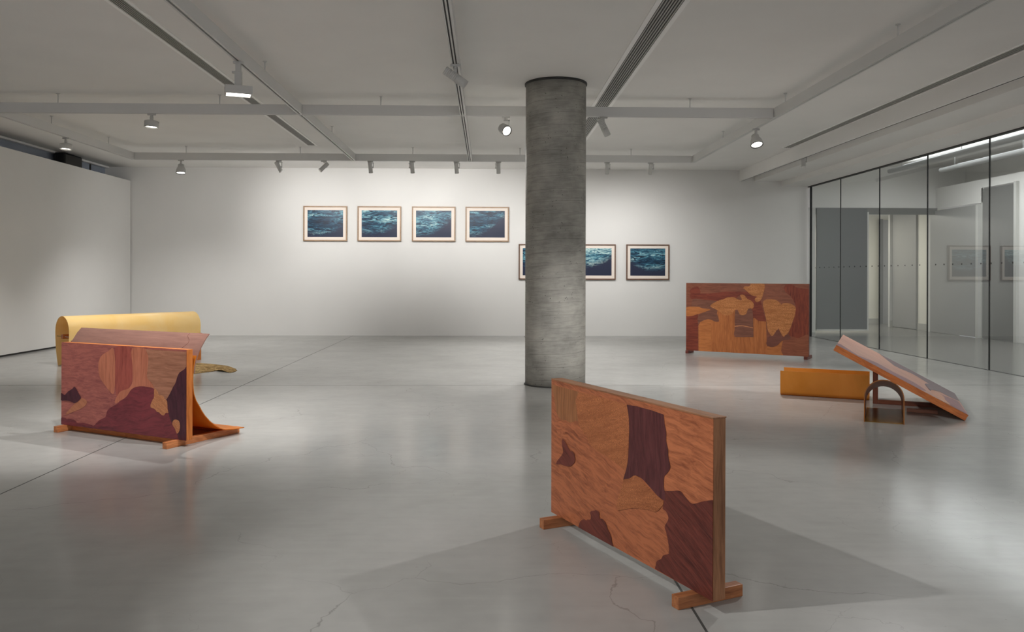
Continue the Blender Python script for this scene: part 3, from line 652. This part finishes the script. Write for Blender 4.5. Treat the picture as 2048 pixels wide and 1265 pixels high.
lamp('small cylinder downlight in the recess of the soffit over the glass wall',(5.62,14.1,3.455),(0,0,-1),'tube',P_FL*.45,(5.3,13.2,0),angle=92,blend=1)
# key lamps inferred from the front screen's shadows, then added fill spots without fixtures
spot((3.68,6.94,3.33),(.55,3.7,.3),P_KEY,64,.6,.03)
spot((-2.40,2.50,3.33),(.9,3.6,.2),P_KEY*1.1,60,.6,.03)
spot((XA,5.2,3.3),(-3.2,6.6,.3),P_FL*1.3,60,1,.05)  # added with the next one to brighten the purple screen
spot((XB,5.5,3.3),(-2.5,6.6,.2),P_FL*1.2,46,.9,.03)
spot((.85,YF-.1,3.3),(.6,13.6,0),P_FL*1.8,120,1,.08)  # added with the next one, out of sight behind the column, for ceiling bounce
spot((.85,YN+.12,3.3),(.6,11.6,0),P_FL*1.4,120,1,.08)
spot((XB,4.6,3.3),(-.6,7.6,0),P_FL*1.0,74,1,.06)  # added fill for the middle of the floor
spot((3.74,4.9,3.3),(4.0,7.4,0),P_FL*.2,90,1,.06)
spot((3.70,5.2,3.33),(.95,9.3,.15),P_FL*2.6,30,1,.04)  # added to brighten the lower part of the column
for x,y,k in ((-5.2,4.5,.22),(-2.4,.8,.04),(1.6,.8,.04),(5.2,3.2,.08)):  # unseen fill floods added outside the view
    spot((x,y,3.45),(x,y+.8,0),P_FL*k,130,1,.08)
# corridor and inner rooms
def area(name,loc,sx,sy,p,c=(1,1,1),rot=(0,0,0)):
    l=bpy.data.lights.new(name,'AREA');l.shape='RECTANGLE';l.size=sx;l.size_y=sy;l.energy=p;l.color=c
    o=bpy.data.objects.new(name,l);COL.objects.link(o);o.location=loc;o.rotation_euler=rot;return o
area('corridor_light',(8.62,12.2,3.50),.12,9,P_COR,(.95,.98,1))
area('corridor_light',(9.62,12.2,3.50),.12,9,P_COR,(.95,.98,1))
area('corridor_upfill',(9.2,13,3.66),.3,9,P_COR*.7,(.95,.98,1),(PI,0,0))
area('corridor_upfill',(11.5,14,3.3),.3,8,P_COR*.8,(.95,.98,1),(PI,0,0))  # added light with no fixture, brightens the upper corridor
area('inner_room_light',(8.9,20.4,2.98),1.5,1.2,P_ROOM,(1,.96,.86))

wd=bpy.data.worlds.new('world');S.world=wd;wd.use_nodes=True
bg=wd.node_tree.nodes['Background'];bg.inputs[0].default_value=(.95,.96,1,1);bg.inputs[1].default_value=WORLD
# ------------------------------------------------------------------ pictures
def picture(label,cx,z0,z1,seam,fm,group):
    w=.933/2;h=(z1-z0)/2;t=thing('framed_print',label,'picture',(cx,YB-.003,z0),group=group)
    b=MB();fw=.024;dp=.047
    # mitred frame: four swept bars
    for (ax,az,bx,bz,nx,nz) in ((-w,-h,w,-h,0,1),(w,-h,w,h,-1,0),(w,h,-w,h,0,-1),(-w,h,-w,-h,1,0)):
        A=Vector((ax,0,az));B=Vector((bx,0,bz));D=(B-A).normalized();N=Vector((nx,0,nz))
        def ring(P,sgn):
            return [P,P+Vector((0,-dp,0)),P+(N+D*sgn)*fw+Vector((0,-dp,0)),P+(N+D*sgn)*fw+Vector((0,-.02,0))]
        r0=[b.b.verts.new(p+Vector((0,0,h))) for p in ring(A,1)];r1=[b.b.verts.new(p+Vector((0,0,h))) for p in ring(B,-1)]
        for i in range(4): b.b.faces.new((r0[i],r0[(i+1)%4],r1[(i+1)%4],r1[i]))
    b.build('frame',fm,t)
    mb=MB().box(-w+fw,w-fw,-.026,-.004,fw,2*h-fw).build('mat_board',M['matboard'],t)
    pw=.379;zc=h+.004
    MB().box(-pw,pw,-.0012,0,-h+.088,h-.087).build('print',seam,mb,(0,-.0262,zc-.004))
    return t
GU='upper row of blue seascape prints';GL='lower row of blue seascape prints'
seas=[sea('sea_%d'%(i+1),*a) for i,a in enumerate(((1.3,.25,-.27,-.1,.30),(4.2,.02,-.25,-.12,.36),(7.7,-.03,-.29,-.30,.42),(9.9,.12,-.27,-.35,.32),(12.1,.3,-.2,0,.3),(15.4,-.05,-.12,-.12,.62),(18.8,.08,-.22,.12,.38)))]
picture('framed blue sea print, far left of the upper row, swirling diagonal waves',-3.466,2.03,2.78,seas[0],M['framewood'],GU)
picture('framed blue sea print, second from left in the upper row',-2.311,2.03,2.78,seas[1],M['framewood'],GU)
picture('framed blue sea print, third from left in the upper row, pale band across its middle',-1.148,2.03,2.78,seas[2],M['framewood'],GU)
picture('framed blue sea print, right end of the upper row',0.0,2.03,2.78,seas[3],M['framewood'],GU)
picture('framed blue sea print almost wholly hidden behind the column, only its left strip showing',1.147,1.217,1.982,seas[4],M['framewood_d'],GL)
picture('framed blue sea print emerging from the right side of the column, dark lower third',2.31,1.217,1.982,seas[5],M['framewood_d'],GL)
picture('framed blue sea print standing free at the right end of the lower row',3.474,1.217,1.982,seas[6],M['framewood_d'],GL)

# ------------------------------------------------------------------ marquetry
def catmull(p,k=3):
    n=len(p);o=[]
    for i in range(n):
        a,b,c,d=p[i-1],p[i],p[(i+1)%n],p[(i+2)%n]
        lb=math.dist(b,c)
        for j in range(k):
            t=j/k
            if lb>.28: 
                if j==0:o.append(b)
                continue
            q=[.5*(2*b[m]+(c[m]-a[m])*t+(2*a[m]-5*b[m]+4*c[m]-d[m])*t*t+(3*b[m]-a[m]-3*c[m]+d[m])*t**3) for m in (0,1)]
            # keep tame where neighbours are far away
            if max(math.dist(a,b),math.dist(c,d))>4*lb: q=[b[m]+(c[m]-b[m])*t for m in (0,1)]
            o.append(tuple(q))
    return o
def marquetry(name,patches,base,L,H,fn,parent,rot=(0,0,0),loc=(0,0,0)):
    """thin sheet of veneer patches; fn(u,v,h) places a point h above the sheet"""
    mats=[M[base]];b=MB()
    b.face([fn(0,0,0),fn(L,0,0),fn(L,H,0),fn(0,H,0)],0)
    for k,(m,pts) in enumerate(patches):
        if M[m] not in mats: mats.append(M[m])
        mi=mats.index(M[m]);lv=.0004*(k+1)
        p=[(min(max(x,0),L),min(max(y,0),H)) for x,y in catmull(pts)]
        q=[]
        for a in p:
            if not q or math.dist(q[-1],a)>1e-4:q.append(a)
        if math.dist(q[0],q[-1])<1e-4:q.pop()
        vs=[b.b.verts.new(fn(x,y,lv)) for x,y in q]
        fc=b.b.faces.new(vs);fc.material_index=mi
        fc.normal_update();bmesh.ops.triangulate(b.b,faces=[fc],ngon_method='EAR_CLIP')
    o=b.build(name,mats,parent,loc,rot,norm=False)
    return o
def upright(u,v,h): return (u,-h,v)

# --- front screen
s1=thing('marquetry_screen','large freestanding wooden marquetry screen on two feet, nearest to the viewer','sculpture',(.3428,4.2239,0),-1.14747,'marquetry panel sculptures')
L=1.285;H=.70
MB().box(0,L,.001,.060,.05,.75,bevel=.0015).build('panel_core',[M['edge_v']],s1)
MB().box(0,L,-.002,.064,0,.006,bevel=.001).build('top_edge_strip',M['edge'],s1,(0,0,.7505))
marquetry('marquetry_face',MARQ['P1'],'fig',L,H,upright,s1,loc=(0,-.0002,.05))
def foot(parent,x0,x1,y0,y1,h,m='foot',loc=None):
    cx,cy=(x0+x1)/2,(y0+y1)/2
    return MB().box(x0-cx,x1-cx,y0-cy,y1-cy,0,h,bevel=.003).build('foot',M[m],parent,(cx,cy,.0))
foot(s1,L-.130,L-.087,-.097,.227,.0495);foot(s1,.062,.107,-.103,.22,.0495)

# --- left screen with curved back sheet
s2=thing('marquetry_screen','purple and pink marquetry screen with curved backing sheet on long wooden rails','sculpture',(-3.544,6.7511,0),-.48448,'marquetry panel sculptures')
L=1.452;H=.685
MB().box(0,L,.001,.058,.05,.735,bevel=.0015).build('panel_core',M['cedar'],s2)
marquetry('marquetry_face',MARQ['P2'],'rosy',L,H,upright,s2,loc=(0,-.0002,.05))
foot(s2,L-.115,L-.07,-.12,.61,.0495,'cedar_y');foot(s2,.025,.075,-.085,.61,.0495,'cedar_y')
MB().box(.075,L-.115,.045,.085,.001,.048,bevel=.002).build('crossbar',M['cedar_x'],s2)
MB().box(.075,L-.115,.55,.60,.001,.046,bevel=.002).build('crossbar',M['cedar_x'],s2)
prof=[(.215,.842),(.178,.805),(.147,.762),(.118,.722),(.098,.68),(.082,.64),(.072,.60),(.066,.55),(.0635,.49),(.067,.44),(.075,.39),(.095,.34),(.124,.296),(.150,.253),(.183,.210),(.228,.163),(.283,.12),(.330,.091),(.385,.070),(.47,.058),(.59,.052)]
def sheet(name,pr,x0,x1,th,m,parent,n=1):
    out=[]
    for i,(y,z) in enumerate(pr):
        a=pr[max(i-1,0)];b=pr[min(i+1,len(pr)-1)];dy,dz=b[0]-a[0],b[1]-a[1];l=math.hypot(dy,dz)
        out.append((y-dz/l*th*n,z+dy/l*th*n))
    ring=list(pr)+out[::-1];b=MB()
    rows=[[(x,y,z) for y,z in ring] for x in (x0,x1)]
    vr=b.loft(rows,smooth=True,closed=True);b.b.faces.new(vr[0]);b.b.faces.new(vr[1][::-1])
    o=b.build(name,m,parent)
    for e in o.data.edges: pass
    md=o.modifiers.new('edge_split','EDGE_SPLIT');md.split_angle=math.radians(40)
    return o
up=sheet('curved_upper_sheet',prof[:8],-.05,L+.003,.008,M['mauve'],s2,1)
sheet('curved_lower_sheet',[(y,z) for y,z in prof[4:]],.0,L-.0,.006,M['orange_s'],s2,-1)
# inlay line across the upper sheet
b=MB();pts=[(1.235,.700),(1.262,.728),(1.285,.752),(1.300,.768),(1.297,.790),(1.27,.806),(1.245,.822),(1.252,.838)]
def on_sheet(z):
    for a,c in zip(prof,prof[1:]):
        if c[1]<=z<=a[1]:
            t=(a[1]-z)/(a[1]-c[1]);return a[0]+(c[0]-a[0])*t
    return .1
for (xa,za),(xb,zb) in zip(pts,pts[1:]):
    b.cyl((xa,on_sheet(za)-.0004,za),(xb,on_sheet(zb)-.0004,zb),.0016,seg=6)
b.build('inlay_line',M['umber'],up)

# --- back right screen
s3=thing('marquetry_screen','tall wide marquetry screen of speckled tan and mahogany shapes, beside the glass wall','sculpture',(3.3544,13.4022,0),-.575743,'marquetry panel sculptures')
L=1.969;H=1.134
MB().box(0,L,.001,.05,.05,1.184,bevel=.0015).build('panel_core',M['dark'],s3)
marquetry('marquetry_face',MARQ['P3'],'brownmix',L,H,upright,s3,loc=(0,-.0002,.05))
foot(s3,L-.075,L-.02,.0,.36,.0495,'dark');foot(s3,.0,.05,-.03,.25,.0495,'dark')

# --- tilted board
s4=thing('tilted_marquetry_board','wide marquetry board lying tilted, one edge raised on a dark wooden post','sculpture',(4.312,7.118,0),-.4618,'marquetry panel sculptures')
tilt=math.radians(28.22)
MB().box(-1.25,0,0,1.5,.0005,.0595,bevel=.002).build('board_core',M['cedar_x'],s4,rot=(0,tilt,0))
marquetry('marquetry_face',MARQ['P4'],'pinkb',1.25,1.5,lambda u,v,h:(-u,v,.0597+h),s4,rot=(0,tilt,0))
MB().box(-.762,-.712,.71,.76,0,.368,bevel=.002).build('post',M['dkwood'],s4)
MB().box(-.711,-.115,.71,.75,0,.043,bevel=.002).build('base_rail',M['dkwood_x'],s4)
MB().box(-.46,-.20,.30,.36,0,.03,bevel=.002).build('base_rail',M['greytan'],s4)

# --- small arch and trough
s5=thing('resin_arch','small upright amber arch standing on the floor under the tilted board','arch',(3.371,7.076,0),-.4618)
def archring(Wd,Hh,th,y,n=20):
    r=Wd/2;k=min(r,.1625);o=[];i_=[]
    for rr,lst,t in ((r,o,0),(r-th,i_,th)):
        lst.append((r-rr,y,0));lst.append((r-rr,y,(Hh-k)*.5))
        for j in range(n+1):
            a=PI-PI*j/n;lst.append((r+rr*math.cos(a),y,Hh-k+(k-t)*math.sin(a)))
        lst.append((r+rr,y,(Hh-k)*.5));lst.append((r+rr,y,0))
    return o+i_[::-1]
b=MB();rows=[]
for y,h_ in ((0,.387),(.05,.378),(.2,.349),(.4,.308),(.6,.268),(.8,.235)):
    rows.append(archring(.325,h_,.007,y))
vr=b.loft(rows,closed=True);b.b.faces.new(vr[0]);b.b.faces.new(vr[-1][::-1])
o=b.build('arched_sheet',M['amber_b'],s5);o.modifiers.new('edge_split','EDGE_SPLIT').split_angle=math.radians(40)
MB().box(.009,.316,.015,.86,.0005,.004).build('floor_patch',M['amber_floor'],s5)  # thin amber layer on the floor between the arch legs
s6=thing('resin_trough','long amber open trough lying on the floor left of the tilted board','trough',(3.207,8.672,0),-.4618)
def trough(Wd,Hh,r,th):
    def path(o):
        p=[(o,Hh)]
        for j in range(7):
            a=PI+PI/2*j/6;p.append((r+(r-o)*math.cos(a),r+(r-o)*math.sin(a)))
        for j in range(7):
            a=-PI/2+PI/2*j/6;p.append((Wd-r+(r-o)*math.cos(a),r+(r-o)*math.sin(a)))
        p.append((Wd-o,Hh));return p
    return path(0)+path(th)[::-1]
ring=trough(.37,.268,.045,.007);b=MB()
vr=b.loft([[(x,y,z) for y,z in ring] for x in (0,.3,.6,.885)],closed=True);b.b.faces.new(vr[0]);b.b.faces.new(vr[-1][::-1])
o=b.build('bent_sheet',M['amber'],s6);o.modifiers.new('edge_split','EDGE_SPLIT').split_angle=math.radians(40)

# --- yellow hood on its trestle
s7=thing('resin_hood','long yellow half-round hood on a wooden trestle behind the purple screen','sculpture',(-6.03,11.5,0),.9022)
pr=[(.13,.0),(.16,.1),(.185,.2),(.20,.3),(.21,.4),(.212,.48)]
for j in range(1,14):
    a=PI*j/14;pr.append((.212*math.cos(a),.485+.222*math.sin(a)))
pr+=[(-.212,.48),(-.207,.34)]
ring=pr+[(y*.965 if z>.0 else y-.006,(z-.006 if z>.5 else z)) for y,z in pr][::-1]
b=MB();vr=b.loft([[(x,y,z) for y,z in ring] for x in (0,.5,1,1.5,2.04)],closed=True);b.b.faces.new(vr[0]);b.b.faces.new(vr[-1][::-1])
o=b.build('half_round_sheet',M['yellow'],s7);o.modifiers.new('edge_split','EDGE_SPLIT').split_angle=math.radians(40)
MB().box(0,2.03,-.03,.03,.385,.445,bevel=.002).build('ridge_beam',M['cedar_x'],s7)
for x in (.2,1.75): MB().box(x,x+.05,-.025,.025,0,.385,bevel=.002).build('post',M['cedar'],s7)
MB().cyl((.02,-.205,.415),(.02,.20,.415),.005,seg=10).build('cross_rod',M['steel'],s7)
MB().box(-.22,1.69,-.80,-.745,.355,.41,bevel=.002).build('front_beam',M['cedar_x'],s7)
for x in (-.20,1.62): MB().box(x,x+.06,-.80,-.745,0,.354,bevel=.002).build('post',M['cedar'],s7)
MB().box(.75,.80,-.744,-.031,.36,.405,bevel=.002).build('cross_rail',M['cedar_y'],s7)

# --- straw mat
out=MATPTS
rng=random.Random(3);cx=sum(p[0] for p in out)/len(out);cy=sum(p[1] for p in out)/len(out)
b=MB();N=132;K=18;rings=[]
per=catmull(out,10);M_=len(per)
for k in range(K+1):
    f_=k/K;row=[]
    for i in range(N):
        x,y=per[int(i*M_/N)%M_];j=1+(.035*rng.uniform(-1,1) if k==K else 0)+.02*math.sin(i*1.7)*(f_)
        px=cx+(x-cx)*f_*j;py=cy+(y-cy)*f_*j
        z=.004+.026*(1-f_**6)*(.55+.45*math.sin(px*19+2*math.sin(py*13))*math.sin(py*23))+rng.uniform(0,.005)*(1 if k<K else 0)
        row.append(b.b.verts.new((px,py,z)))
    rings.append(row)
for a_,c_ in zip(rings,rings[1:]):
    for i in range(N):
        fq=b.b.faces.new((a_[i],a_[(i+1)%N],c_[(i+1)%N],c_[i]));fq.smooth=True
skirt=[b.b.verts.new((v.co.x,v.co.y,.0005)) for v in rings[-1]]
for i in range(N): b.b.faces.new((rings[-1][i],rings[-1][(i+1)%N],skirt[(i+1)%N],skirt[i]))
bmesh.ops.remove_doubles(b.b,verts=rings[0],dist=1e-4)
mat_=b.build('straw_mat',M['straw'],None,(-4,11.2,0))
tag(mat_,'rough tan straw mat lying flat on the floor behind the purple screen','mat')

# --- black box on the outer wall
bx=thing('loudspeaker','black box loudspeaker showing above the top of the left partition wall','loudspeaker',(-7.98,15.43,3.16))
cb=MB().box(-.1,.1,-.33,.33,0,.42,bevel=.03).build('cabinet',M['black'],bx)
MB().box(.1005,.106,-.30,.30,.03,.39,bevel=.002).build('grille',M['slot'],cb)
MB().box(-.172,-.095,-.06,.06,.1,.3).build('wall_bracket',M['black'],bx)
